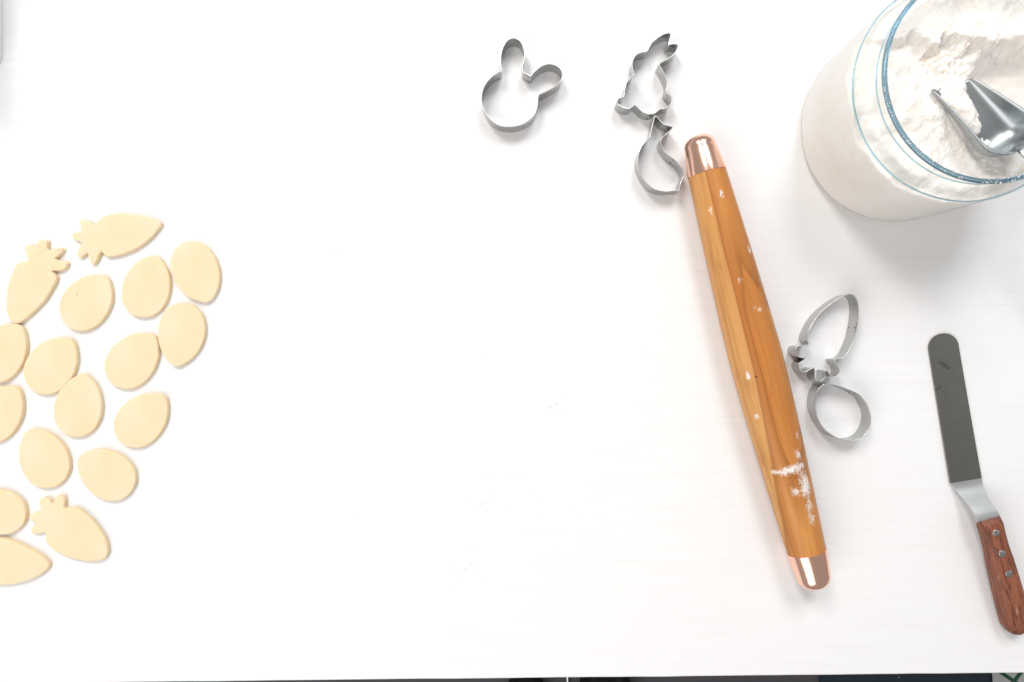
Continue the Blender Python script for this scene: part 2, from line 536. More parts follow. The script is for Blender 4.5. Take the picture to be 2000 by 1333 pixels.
def cutter(name, zoom_pts, x0, y0, sc, label, seam_at, group='metal cookie cutters'):
    pts = [at(x0 + x / sc, y0 + y / sc, CH).to_2d() for (x, y) in zoom_pts]
    pts = ccw(resample(catmull(pts, 8), 0.0009))
    # a light relaxing pass: bent strip metal has no razor corners
    n = len(pts)
    pts = [pts[i] * 0.5 + (pts[i - 1] + pts[(i + 1) % n]) * 0.25 for i in range(n)]
    cen = sum(pts, Vector((0, 0))) / n
    loc = [p - cen for p in pts]
    nn = normals2(loc)
    root = empty(name, (cen.x, cen.y, 0))
    tag(root, label, 'cookie cutter', group)
    t = 0.00024

    def ring(off, z): return [(p.x + m.x * off, p.y + m.y * off, z) for p, m in zip(loc, nn)]
    rs = [ring(t, 0.0), ring(t, CH - 0.0004), ring(-t, CH - 0.0004), ring(-t, 0.0), ring(t, 0.0)]
    vs, fs = rings(rs)
    link('band', sharp(mesh('band', vs, fs), 60), M['tin'], root)
    b = 0.00042
    rs = [ring(b * math.cos(a), CH - b + b * math.sin(a)) for a in [2 * math.pi * q / 8 for q in range(9)]]
    vs, fs = rings(rs)
    link('rolled_rim', mesh('rolled_rim', vs, fs), M['tin_rim'], root)
    # overlap seam: a short second layer of strip with its weld spot
    i0 = min(range(n), key=lambda i: (pts[i] - at(x0 + seam_at[0] / sc, y0 + seam_at[1] / sc, CH).to_2d()).length)
    idx = [(i0 + d) % n for d in range(-5, 6)]
    for side in (1,):
        rr = []
        for z in (0.0003, CH - 0.0012):
            rr.append([(loc[i].x - nn[i].x * (t + 0.0003), loc[i].y - nn[i].y * (t + 0.0003), z) for i in idx])
        inner = [[(loc[i].x - nn[i].x * (t - 0.00005), loc[i].y - nn[i].y * (t - 0.00005), z) for i in idx] for z in (0.0003, CH - 0.0012)]
        k = len(idx)
        vs = rr[0] + rr[1] + inner[1] + inner[0]
        fs = []
        for r_ in range(4):
            for j in range(k - 1):
                a0, b0 = r_ * k + j, ((r_ + 1) % 4) * k + j
                fs.append((a0, a0 + 1, b0 + 1, b0))
        fs.append((0, k, 2 * k, 3 * k)); fs.append(tuple(q * k + k - 1 for q in (3, 2, 1, 0)))
        sm = link('seam', mesh('seam', vs, fs), M['tin'], root, smooth=False)
    for zz in (CH * 0.82, CH * 0.2):
        for off in (t + 0.0001, -t - 0.00045):
            i = idx[5]
            c = Vector((loc[i].x + nn[i].x * off, loc[i].y + nn[i].y * off, zz))
            bm = bmesh.new(); bmesh.ops.create_icosphere(bm, subdivisions=1, radius=0.00065)
            me = bpy.data.meshes.new('weld_spot'); bm.to_mesh(me); bm.free()
            link('weld_spot', me, M['weld'], root, loc=c)
    return root


BUNNY_FACE = [(225, 342), (222, 285), (222, 230), (237, 165), (268, 115), (315, 95), (360, 110), (388, 160), (398, 215), (391, 270),
              (380, 318), (384, 346), (418, 362), (444, 382), (452, 368), (490, 330), (540, 298), (590, 287), (640, 300), (672, 335), (680, 370),
              (668, 410), (625, 452), (565, 488), (512, 512), (499, 522), (496, 580), (478, 645), (435, 702), (370, 740), (290, 753), (210, 740), (145, 695),
              (98, 632), (78, 560), (84, 490), (110, 430), (160, 377), (205, 350)]
RABBIT = [(848, 80), (810, 68), (750, 85), (690, 115), (630, 160), (575, 212), (543, 275), (515, 325), (500, 323), (450, 328), (390, 352), (340, 405),
          (315, 470), (314, 530), (328, 585), (343, 625), (300, 672), (245, 735), (224, 795), (212, 860), (203, 920), (188, 946), (140, 960),
          (110, 990), (106, 1015), (122, 1038), (170, 1075), (225, 1100), (270, 1105), (315, 1085), (352, 1052), (390, 1085), (450, 1140), (510, 1170),
          (570, 1180), (620, 1170), (660, 1140), (690, 1110), (740, 1105), (795, 1085), (840, 1050), (857, 1000), (852, 950), (825, 910), (785, 885),
          (790, 830), (798, 770), (785, 700), (750, 620), (710, 545), (682, 492), (740, 455), (820, 410), (880, 365), (925, 300), (948, 234), (900, 218),
          (850, 222), (815, 235), (808, 215), (830, 150)]
BIRD = [(380, 48), (410, 68), (450, 120), (500, 165), (570, 195), (645, 217), (580, 290), (520, 345), (472, 390), (460, 420), (467, 470), (490, 530), (540, 600),
        (610, 655), (680, 710), (740, 770), (782, 830), (800, 900), (790, 970), (768, 1035), (746, 1090), (744, 1145), (728, 1164), (690, 1160), (640, 1160),
        (560, 1172), (470, 1165), (380, 1140), (290, 1080), (200, 970), (145, 850), (122, 740), (130, 630), (165, 530), (220, 450), (262, 412), (294, 385),
        (310, 340), (330, 230), (350, 140), (370, 62)]
CARROT = [(298, 440), (305, 400), (330, 345), (375, 275), (430, 215), (490, 168), (545, 130), (585, 108), (630, 98), (668, 115), (688, 155), (694, 220),
          (688, 310), (670, 400), (638, 490), (602, 560), (575, 586)]
q = 12.115 / 3.92
CARROT += [((1530 - 1500) * 3.92 + x / q, (650 - 550) * 3.92 + y / q) for (x, y) in
           [(1340, 622), (1250, 632), (1205, 640), (1265, 740), (1322, 830), (1337, 910), (1320, 980), (1265, 1025), (1200, 1040), (1140, 1020), (1090, 970),
            (1045, 912), (1010, 892), (990, 905), (990, 965), (985, 1060), (940, 1130), (870, 1155), (800, 1140), (762, 1080), (748, 1000), (745, 910), (735, 845),
            (700, 842), (620, 882), (540, 930), (480, 938), (420, 912), (382, 840), (372, 765), (400, 715), (470, 662), (540, 608), (500, 600), (400, 590), (330, 545),
            (290, 480), (281, 420), (310, 350), (370, 315), (450, 305), (540, 300), (615, 292), (598, 240), (568, 182)]]
EGGC = [(430, 790), (392, 820), (370, 870), (362, 950), (375, 1020), (405, 1090), (455, 1150), (522, 1195), (600, 1219), (660, 1220), (722, 1195), (768, 1135),
        (787, 1075), (785, 1010), (755, 930), (700, 870), (620, 830), (540, 800), (482, 790)]
cutter('cookie_cutter', BUNNY_FACE, 920, 50, 3.809, 'metal cookie cutter of a bunny face, round with one upright and one flopped ear', (430, 370))
cutter('cookie_cutter', RABBIT, 1190, 55, 7.018, 'metal cookie cutter of a standing rabbit with two pointed ears', (560, 1180))
cutter('cookie_cutter', BIRD, 1230, 220, 7.617, 'metal cutter with curved pear outline and pointed crest beside the upper copper end', (660, 690))
cutter('cookie_cutter', CARROT, 1500, 550, 3.92, 'metal carrot cookie cutter with four leaf lobes right of the rolling pin', (680, 350))
cutter('cookie_cutter', EGGC, 1500, 550, 3.92, 'metal egg-shaped cookie cutter just below the carrot cutter', (680, 860))

# ------------------------------------------------------------------ dough cookies
DH = 0.0056
DOUGH = [mat_dough('raw_dough', i + 1) for i in range(3)]
for i, m in enumerate(DOUGH): m.name = 'raw_dough'
G_EGG, G_CAR = 'egg-shaped dough cookies', 'carrot-shaped dough cookies'


def cookie(name, pts, label, group, mat):
    """pts: world 2D outline of the top edge"""
    pts = ccw(pts); n = len(pts)
    cen = sum(pts, Vector((0, 0))) / n
    sd = random.random() * 50
    loc = [p - cen for p in pts]; nn = normals2(loc)
    loc = [p + m * 0.00035 * mnoise.noise((p.x * 160 + sd, p.y * 160, 0)) for p, m in zip(loc, nn)]
    rs = []
    for off, z in ((-0.0004, 0.0), (0.0002, 0.0006), (0.00005, DH * 0.55), (-0.0001, DH - 0.0012), (-0.0004, DH - 0.0005), (-0.0009, DH - 0.00012), (-0.0016, DH)):
        rs.append([(p.x + m.x * off, p.y + m.y * off, z + (0.00015 * mnoise.noise((p.x * 60 + sd, p.y * 60, 3)) if z > DH * .6 else 0)) for p, m in zip(loc, nn)])
    vs, fs = rings(rs, cap0=True, cap1=True)
    o = link(name, mesh(name, vs, fs), mat, loc=(cen.x, cen.y, 0))
    return tag(o, label, 'cookie', group)


def egg_cookie(cx, cy_, ang, label, L=121, W=92, point=0.028):
    c = at(cx, cy_, DH * 0.8); a, b = L / 2 * S, W / 2 * S
    k = 0.125 + random.uniform(-.03, .03)
    pts = []
    N = 110
    for j in range(N):
        t = 2 * math.pi * j / N
        tt = min(t, 2 * math.pi - t)
        x = a * math.cos(t) * (1 + point * math.exp(-(tt / 0.30) ** 2)) - point * a * 0.4
        y = b * math.sin(t) * (1 - k * math.cos(t)) * (1.0 - 0.05 * math.exp(-((tt - .5) / 0.30) ** 2))
        ca, sa = math.cos(R(ang)), math.sin(R(ang))
        pts.append(Vector((c.x + ca * x - sa * y, c.y + sa * x + ca * y)))
    return cookie('egg_cookie', pts, label, G_EGG, random.choice(DOUGH))


def carrot_cookie(zp, x0, y0, sc, label):
    pts = [at(x0 + x / sc, y0 + y / sc, DH).to_2d() for (x, y) in zp]
    pts = resample(catmull(pts, 6), 0.0009)
    return cookie('carrot_cookie', pts, label, G_CAR, random.choice(DOUGH))


carrot_cookie([(610, 392), (650, 312), (720, 250), (850, 195), (1000, 166), (1150, 158), (1300, 168), (1500, 198), (1650, 238), (1780, 290), (1848, 340), (1840, 392),
               (1790, 460), (1700, 580), (1550, 710), (1400, 810), (1200, 900), (1000, 958), (880, 972), (820, 955), (780, 915), (742, 875), (700, 925), (660, 1020),
               (622, 1095), (572, 1108), (520, 1050), (492, 980), (480, 900), (440, 928), (382, 970), (330, 985), (288, 950), (282, 880), (310, 820), (370, 742),
               (330, 690), (250, 662), (202, 620), (188, 560), (222, 517), (300, 505), (388, 482), (360, 420), (332, 360), (338, 302), (382, 280), (450, 290), (530, 330)],
              120, 400, 9.524, 'carrot dough cookie lying sideways at the top, its tip pointing right')
carrot_cookie([(380, 382), (330, 394), (250, 408), (190, 480), (140, 590), (102, 720), (82, 870), (76, 1000), (90, 1100), (120, 1180), (168, 1238), (230, 1242), (330, 1188),
               (430, 1108), (530, 1008), (620, 908), (690, 790), (750, 680), (768, 610), (740, 565), (705, 525), (760, 520), (850, 508), (908, 468), (918, 412),
               (870, 387), (800, 376), (745, 352), (800, 310), (850, 260), (860, 220), (820, 206), (740, 216), (690, 236), (645, 228), (642, 160), (638, 112), (590, 92),
               (522, 102), (502, 160), (492, 198), (440, 170), (372, 157), (332, 190), (342, 260), (368, 330)],
              0, 455, 7.013, 'carrot dough cookie standing tip down near the left edge, leaves at its top right')
carrot_cookie([(278, 958), (282, 1010), (330, 1060), (400, 1100), (480, 1125), (560, 1135), (620, 1130), (658, 1105), (666, 1060), (650, 1000), (610, 930), (560, 870), (510, 826),
               (460, 797), (425, 800), (398, 803), (398, 755), (385, 727), (352, 727), (332, 750), (320, 776), (305, 747), (270, 737), (242, 752), (242, 782), (252, 828),
               (225, 831), (187, 841), (176, 864), (196, 885), (225, 894), (202, 915), (189, 940), (206, 964), (242, 961)],
              0, 740, 3.174, 'carrot dough cookie near the bottom, leaves upper left and tip lower right')
carrot_cookie([(0, 989), (60, 1000), (150, 1040), (230, 1085), (285, 1128), (301, 1158), (280, 1193), (220, 1233), (140, 1263), (60, 1278), (-20, 1281), (-110, 1268), (-180, 1236),
               (-212, 1200), (-250, 1228), (-290, 1226), (-300, 1196), (-262, 1170), (-318, 1160), (-340, 1130), (-318, 1104), (-262, 1108), (-296, 1070), (-290, 1036),
               (-250, 1030), (-214, 1068), (-170, 1022), (-90, 994)],
              0, 740, 3.174, 'lowest dough cookie, its rounded tip reaching in from the left edge')

E = egg_cookie
c_pit = E(170, 590, 52, 'egg dough cookie with a small crumb on top, beside the tip-down carrot cookie', 120, 92)
E(286.5, 560, 74, 'egg dough cookie just below the sideways carrot cookie, left of the rightmost cookie')
E(383, 532, -66, 'rightmost egg dough cookie, its point at the bottom', 124, 90)
E(353.5, 654, -98, 'upright egg dough cookie below the rightmost one, touching a neighbour on its left', 122, 91, .04)
E(260, 703, 48, 'slanted egg dough cookie whose point touches the upright cookie at its upper right', 122, 92)
E(101.5, 713, 52, 'egg dough cookie touching the cookie at its lower right, right of a cut-off cookie', 122, 93)
E(3, 688, 55, 'egg dough cookie cut by the left edge right under the tip-down carrot', 124, 94)
E(153.5, 792.5, 80, 'upright egg dough cookie in the middle, its blunt end down', 122, 92, .03)
E(-4, 807, 52, 'egg dough cookie cut by the left edge at mid height of the group, third row', 122, 93)
E(278, 819, 46, 'slanted egg dough cookie standing alone at the right of the lower group', 121, 90, .04)
E(84, 894.5, 116, 'egg dough cookie above the lower carrot cookie, its point to the upper left', 121, 93)
E(206.5, 925.5, 148, 'lowest right egg dough cookie, lying flat with its point to the left', 121, 92)
E(-8, 998.5, 166, 'egg dough cookie cut by the left edge just left of the lower carrot cookie', 118, 86, .03)
p = at(149, 575, DH)
bm = bmesh.new(); bmesh.ops.create_icosphere(bm, subdivisions=2, radius=0.0013)
for v in bm.verts: v.co *= 1 + 0.25 * mnoise.noise(v.co * 900)
me = bpy.data.meshes.new('crumb'); bm.to_mesh(me); bm.free()
link('crumb', me, mat_flour('crumb_dough', (0.85, 0.78, 0.66)), c_pit, loc=(p.x - c_pit.location.x, p.y - c_pit.location.y, DH + 0.0004))

# ------------------------------------------------------------------ jar of flour
JC = at(1738, 256)
JR = 0.0965
M['jar_glass'] = mat_thin_glass('jar_glass', (0.985, 0.995, 0.995))
M['rim_glass'] = mat_glass('rim_glass', (0.52, 0.66, 0.74))  # blue tint stands in for the dark room refracted in the rim
M['edge_glass'] = mat_glass('edge_glass', (0.70, 0.84, 0.89))
jar = empty('glass_jar', (JC.x, JC.y, 0))
tag(jar, 'large round clear glass jar in the upper right, filled with flour', 'jar')
prof = [(0.0, 0.0012), (0.080, 0.0012), (0.0865, 0.0), (0.0905, 0.0016), (0.0938, 0.0060), (0.0952, 0.012), (0.0962, 0.04), (JR, 0.08), (JR, 0.110), (0.0958, 0.118), (0.0935, 0.1245),
        (0.0895, 0.1290), (0.0862, 0.1318), (0.0852, 0.1340), (0.0856, 0.1400), (0.0864, 0.1462)]
link('jar_body', mesh('jar_body', *lathe(prof, 128)), M['jar_glass'], jar)
# moulded glass collar and thick mouth rim, one solid ring each
prof = [(0.0866 + 0.0020 * math.copysign(abs(math.cos(a)) ** .7, math.cos(a)), 0.1485 + 0.0021 * math.sin(a)) for a in [2 * math.pi * q_ / 14 for q_ in range(14)]]
rim = link('mouth_rim', mesh('mouth_rim', *lathe(prof, 160, True)), M['rim_glass'], jar)
prof = [(0.0853 + 0.0006 * math.cos(a), 0.1338 + 0.0007 * math.sin(a)) for a in [2 * math.pi * q_ / 8 for q_ in range(8)]]
link('neck_ring', mesh('neck_ring', *lathe(prof, 160, True)), M['edge_glass'], jar)
prof = [(JR - 0.0002 + 0.0007 * math.cos(a), 0.1165 + 0.0010 * math.sin(a)) for a in [2 * math.pi * q_ / 10 for q_ in range(10)]]
link('shoulder_ring', mesh('shoulder_ring', *lathe(prof, 160, True)), M['edge_glass'], jar)

rg_ = random.Random(5); vs, fs = [], []
for _ in range(260):
    a = R(rg_.choice((rg_.gauss(225, 22), rg_.gauss(285, 14), rg_.uniform(120, 330))))
    r_ = 0.0866 + rg_.uniform(-0.0024, 0.0020); q0 = len(vs); e_ = rg_.choice((0.0003, 0.0004, 0.0006, 0.0008))
    x, y = r_ * math.cos(a), r_ * math.sin(a)
    for k_ in range(5):
        b_ = k_ * 2 * math.pi / 5; vs.append((x + e_ * math.cos(b_) * rg_.uniform(.6, 1.3), y + e_ * math.sin(b_) * rg_.uniform(.6, 1.3), 0.1502))
    vs.append((x, y, 0.1506 + e_ * .7))
    for k_ in range(5): fs.append((q0 + k_, q0 + (k_ + 1) % 5, q0 + 5))
M['flour'] = mat_flour()
tag(link('flour_specks', mesh('flour_specks', vs, fs), M['flour'], jar, smooth=False), kind='stuff')

# flour: a lumpy surface of real relief and a body that fills the jar


def smooth(a, b, x):
    t = max(0.0, min(1.0, (x - a) / (b - a))); return t * t * (3 - 2 * t)


SC_F = Vector((0.3755, 0.2196, 0)); SC_L = 0.075            # scoop mouth in plan, bowl length
sd_ = Vector((math.cos(R(-52)), math.sin(R(-52)))); sp_ = Vector((-sd_.y, sd_.x))


def flour_h(x, y):
    """x, y world"""
    lx, ly = x - JC.x, y - JC.y
    r = math.hypot(lx, ly)
    z = 0.1130
    p3 = Vector((x * 1.0, y * 1.0, 0.37))
    z += 0.0050 * mnoise.fractal(p3 * 26, 1.0, 2.0, 3)
    lump = mnoise.fractal(p3 * 95, 0.8, 2.1, 5)
    z += 0.0016 * lump
    # heap at the top, broken off along a ragged ridge above the scooped hollow
    u, v = (x - SC_F.x) * sd_.x + (y - SC_F.y) * sd_.y, (x - SC_F.x) * sp_.x + (y - SC_F.y) * sp_.y
    rid = at(1880, 92, 0.12)
    ridge = (y - rid.y) + 0.10 * (x - rid.x) - 0.008 * mnoise.noise((x * 55, y * 40, 0)) - 0.005 * mnoise.fractal(p3 * 120, 0.9, 2.0, 4)
    z += 0.0140 * smooth(-0.004, 0.005, ridge) * smooth(-0.085, -0.030, x - rid.x) * (1 - 0.35 * smooth(0.01, 0.06, ridge))
    # crumbly clods in front of the scoop
    cl = at(1850, 125, 0.12); d = math.hypot(x - cl.x, (y - cl.y) * 1.4)
    z += 0.0042 * math.exp(-(d / 0.020) ** 2) * max(0, 0.4 + 1.6 * mnoise.noise(p3 * 240))
    # the hollow right of / around the scoop, with smooth scraped walls
    hx = at(1992, 165, 0.12); d = math.hypot((x - hx.x), (y - hx.y) * 1.25)
    hol = 1 - smooth(0.018, 0.050, d + 0.004 * mnoise.noise(p3 * 60))
    z = z * (1 - hol) + (0.0985 + 0.0006 * lump) * hol
    # flour caught on the scoop floor
    if 0 < u < SC_L * 0.70 and abs(v) < 0.018:
        k_ = (1 - smooth(0.010, 0.018, abs(v))) * smooth(0, 0.010, u) * (1 - smooth(SC_L * .42, SC_L * .70, u))
        z += k_ * 0.0035
    # the flour sinks to a ragged line where it meets the glass
    z -= 0.012 * smooth(0.080, 0.0955, r) * (0.7 + 0.6 * mnoise.noise((lx * 30, ly * 30, 9)))
    return z


RF = 0.0945
NR, NA = 150, 420
rs = []
for i in range(NR + 1):
    r = RF * (0.004 + 0.996 * (i / NR))
    rs.append([(r * math.cos(2 * math.pi * j / NA), r * math.sin(2 * math.pi * j / NA)) for j in range(NA)])
rs3 = [[(x, y, flour_h(JC.x + x, JC.y + y)) for (x, y) in rg] for rg in rs]
side = []
for (r, z, wgt) in ((0.0957, 0.97, 1), (0.0959, 0.6, 1), (0.0956, 0.33, 1), (0.0948, 0.0125, 0), (0.0933, 0.0062, 0), (0.0900, 0.0022, 0), (0.0864, 0.0009, 0), (0.080, 0.0016, 0)):
    rg = []
    for j in range(NA):
        a = 2 * math.pi * j / NA
        zz = rs3[-1][j][2] * z if wgt else z
        rg.append((r * math.cos(a), r * math.sin(a), zz))
    side.append(rg)
vs, fs = rings(rs3 + side, cap0=True, cap1=True)
fo = link('flour', mesh('flour', vs, fs), M['flour'], loc=(JC.x, JC.y, 0))
tag(fo, 'white flour heaped and scooped inside the glass jar', 'flour')

# ------------------------------------------------------------------ scoop
M['scoop'] = mat_steel('scoop_steel', (0.42, 0.445, 0.455), 0.36, 0.20, (8, 8, 8))
NU, NV = 44, 30
vs = []


def scoop_sec(s):
    """half width and wall height at s (0 mouth, 1 back)"""
    w = 0.0157 + 0.0085 * s
    d = 0.0046 + 0.0225 * s ** 0.80
    if s > 0.74:
        c = math.sqrt(max(0.0, 1 - ((s - 0.74) / 0.2602) ** 2))
        w = w * (0.14 + 0.86 * c)
    return w, d


for i in range(NU + 1):
    s = i / NU
    w, d = scoop_sec(s)
    lift = 0.0 if s < 0.74 else 0.75 * d * (1 - math.sqrt(max(0.0, 1 - ((s - 0.74) / 0.262) ** 2)))
    for j in range(NV + 1):
        a = -math.pi / 2 + math.pi * j / NV
        ca = max(0.0, math.cos(a)) ** 0.60
        sn = math.copysign(abs(math.sin(a)) ** 0.72, math.sin(a))
        # slightly skewed mouth, the near wall reaching further forward; walls lean out a little
        vs.append((s * SC_L + 0.0065 * sn * (1 - s), w * sn * (1.0 + 0.04 * (1 - ca)), lift + (d - lift) * (1 - ca)))
fs = []
for i in range(NU):
    for j in range(NV):
        a0 = i * (NV + 1) + j; fs.append((a0, a0 + 1, a0 + NV + 2, a0 + NV + 1))
sc_rz = math.atan2(sd_.y, sd_.x)
scoop = empty('flour_scoop', (SC_F.x, SC_F.y, 0.1125), (0, 0, sc_rz))
tag(scoop, 'dull metal scoop pushed into the flour in the jar', 'scoop')
bowl = link('bowl', mesh('bowl', vs, fs), M['scoop'], scoop)
so = bowl.modifiers.new('sheet', 'SOLIDIFY'); so.thickness = 0.0011; so.offset = 0
# handle: a flat bar rising over the jar's mouth
path = [(SC_L - 0.004, 0.0215), (SC_L + 0.008, 0.0250), (SC_L + 0.022, 0.030), (SC_L + 0.045, 0.040), (SC_L + 0.075, 0.047), (SC_L + 0.100, 0.050)]
rs = []
for i, (x, z) in enumerate(path):
    t = i / (len(path) - 1); hw = 0.0052 + 0.0035 * t; th = 0.0016
    rs.append([(x, hw * math.cos(2 * math.pi * q_ / 16), z + th * math.sin(2 * math.pi * q_ / 16)) for q_ in range(16)])
link('handle', mesh('handle', *rings(rs, cap0=True, cap1=True)), M['scoop'], scoop)

# ------------------------------------------------------------------ offset spatula
M['blade'] = mat_steel('spatula_steel', (0.245, 0.240, 0.225), 0.30, 0.10, (6, 90, 90))
kb = NT('stained_steel')
n1 = kb.noise(kb.coord(), 150, 4, 0.6); n0 = kb.noise(kb.coord(), 48, 3, 0.55, 0.4)
cb = kb.mix(n1, (0.245, 0.242, 0.225), (0.285, 0.280, 0.260))
cb = kb.mix(kb.math('MULTIPLY', kb.ramp(n0, [(0.655, 0.0), (0.70, 1.0)]), 0.5), cb, (0.10, 0.105, 0.10))
kb.set(Base_Color=cb, Metallic=1.0, Roughness=kb.math('ADD', 0.24, kb.math('MULTIPLY', n1, 0.12)))
kb.bump(kb.noise(kb.coord((20, 300, 300)), 3, 3, 0.6), 0.05, 0.0003)
M['blade'] = kb.m
M['crank'] = mat_steel('crank_steel', (0.60, 0.61, 0.61), 0.36, 0.05)  # same steel as the blade, lightened: window reflection put into the colour
M['rosewood'] = mat_handle_wood()
M['rivet'] = mat_steel('rivet_steel', (0.42, 0.40, 0.39), 0.35)
s_tip, s_heel = at(1839, 652, 0.002), at(1891, 940, 0.006)
ang = math.atan2(s_heel.y - s_tip.y, s_heel.x - s_tip.x)
spat = empty('offset_spatula', (s_tip.x, s_tip.y, 0), (0, 0, ang))
tag(spat, 'offset spatula with dark stained blade and riveted reddish wooden handle', 'spatula')


def loc_of(px, py, z):
    w = at(px, py, z); d = w.to_2d() - s_tip.to_2d()
    ca, sa = math.cos(-ang), math.sin(-ang)
    return (ca * d.x - sa * d.y, sa * d.x + ca * d.y)


BL = (s_heel - s_tip).to_2d().length


def strip(stations, th):
    """stations: (x, y centre, half width, z, [nx, nz])"""
    rs = []
    for (x, y, hw, z) in stations:
        b_ = min(0.0005, hw * .5)
        rs.append([(x, y - hw, z), (x, y - hw + b_, z + th), (x, y + hw - b_, z + th), (x, y + hw, z), (x, y + hw - b_, z - 0.0002), (x, y - hw + b_, z - 0.0002)])
    return rings(rs, cap0=True, cap1=True)


HWB = 0.0158
st = []
for i in range(15):                        # round tip
    a = math.pi / 2 * i / 14
    st.append((HWB * 0.92 * (1 - math.cos(a)), 0, max(0.0006, HWB * math.sin(a) ** 0.9), 0.0010 + 0.0004 * (1 - math.sin(a))))
for i in range(1, 25):
    t = i / 24
    x = HWB * .92 + (BL - HWB * .92) * t
    st.append((x, 0, HWB * (1 + 0.05 * t), 0.0010 + 0.0010 * t * t + (0.0006 * smooth(0.16, 0.20, 0.2 - t) if t < .2 else 0)))
link('blade', sharp(mesh('blade', *strip(st, 0.0011)), 40), M['blade'], spat)
# crank: rises from the heel to the handle and narrows
hz = 0.0205
hx, hy = loc_of(1931, 1016, hz)
st2 = []
for i in range(17):
    t = i / 16
    e = smooth(0, 1, t)
    x = BL + 0.0002 + (hx - BL) * t; y = hy * t
    hw = HWB * 1.05 * (1 - t) + 0.0125 * t - 0.0022 * math.sin(math.pi * t)
    st2.append((x, y, hw, 0.0020 + (hz - 0.0020) * e))
link('crank', sharp(mesh('crank', *strip(st2, 0.0011)), 40), M['crank'], spat)
# handle: two wooden scales seen as one grip with the tang between them, ends off to the right
ex, ey = loc_of(1993, 1241, 0.012)
hd = math.atan2(ey - hy, ex - hx)
HLn = math.hypot(ex - hx, ey - hy)
grip = []
for i in range(41):
    t = i / 40
    x = t * HLn
    hw = 0.0112 - 0.0013 * math.sin(math.pi * min(1, t / 0.36)) + 0.0022 * smooth(0.25, 0.85, t)
    th = 0.0090 + 0.0012 * math.sin(math.pi * t)
    if t < 0.045: hw *= 0.93 + 0.07 * t / .045; th *= 0.62 + 0.38 * t / 0.045
    if t > 0.86:
        c = math.sqrt(max(0.0, 1 - ((t - 0.86) / 0.1402) ** 2)); hw *= 0.10 + 0.90 * c; th *= 0.35 + 0.65 * c
    zc = hz - 0.0002 + (0.0102 - hz) * t
    rg = []
    for q_ in range(28):
        a = 2 * math.pi * q_ / 28
        cx_ = math.copysign(abs(math.cos(a)) ** 0.55, math.cos(a)); sz_ = math.copysign(abs(math.sin(a)) ** 0.62, math.sin(a))
        rg.append((x, hw * cx_, zc + th * sz_))
    grip.append(rg)
hnd = link('handle', sharp(mesh('handle', *rings(grip, cap0=True, cap1=True)), 50), M['rosewood'], spat, loc=(hx - 0.001, hy, 0), rot=(0, 0, hd))
for (px, py) in ((1942.5, 1040), (1956, 1081), (1971, 1121)):
    zt_ = hz + 0.0055
    rx_, ry_ = loc_of(px, py, zt_)
    ca, sa = math.cos(-hd), math.sin(-hd)
    dx, dy = rx_ - (hx - .001), ry_ - hy
    ux, uy = ca * dx - sa * dy, sa * dx + ca * dy
    t = ux / HLn
    top = hz - 0.0002 + (0.0102 - hz) * t + 0.0090 + 0.0012 * math.sin(math.pi * t)
    vs, fs = lathe([(0.0, 0.00045), (0.0029, 0.0004), (0.0036, 0.0001), (0.0037, -0.0018)], 24)
    link('rivet', mesh('rivet', vs, fs), M['rivet'], hnd, loc=(ux, uy, top - 0.0001))
SPAT = spat

# ------------------------------------------------------------------ pale box added at the top-left corner to cast a soft shadow
M['frosted'] = mat_plain('frosted_plastic', (0.82, 0.83, 0.845), 0.45, 0.4, 12, 0.03, 0.05)
cx1, cy0 = at(6, 148).x, at(6, 148).y
W_, D_, Hc, rc = 0.12, 0.20, 0.10, 0.022


def rrect(w, d, r, n=8):
    out = []
    for (sx, sy, a0) in ((1, 1, 0), (-1, 1, 90), (-1, -1, 180), (1, -1, 270)):
        for i in range(n + 1):
            a = R(a0 + 90 * i / n)
            out.append((sx * (w / 2 - r) + r * math.cos(a), sy * (d / 2 - r) + r * math.sin(a)))
    return out


rs = [[(x, y, z) for (x, y) in rrect(W_ - 2 * o_, D_ - 2 * o_, rc)] for (o_, z) in ((0.0012, 0.0), (0.0003, 0.0004), (0, 0.0015), (-0.001, Hc), (0.0008, Hc), (0.0015, Hc - 0.002), (0.003, 0.006), (0.006, 0.003))]
bx = link('shadow_box', sharp(mesh('shadow_box', *rings(rs, cap0=True, cap1=True)), 45), M['frosted'], loc=(cx1 - W_ / 2, cy0 + D_ / 2, 0))
tag(bx, 'pale greyish box added at the top left corner to cast a soft shadow', 'container')

# ------------------------------------------------------------------ below the near edge of the table
M['shoe'] = mat_plain('black_leather', (0.008, 0.008, 0.009), 0.4, 0.4, 60, 0.1, 0.15)
M['sole'] = mat_plain('black_rubber', (0.012, 0.012, 0.013), 0.8, 0.2)


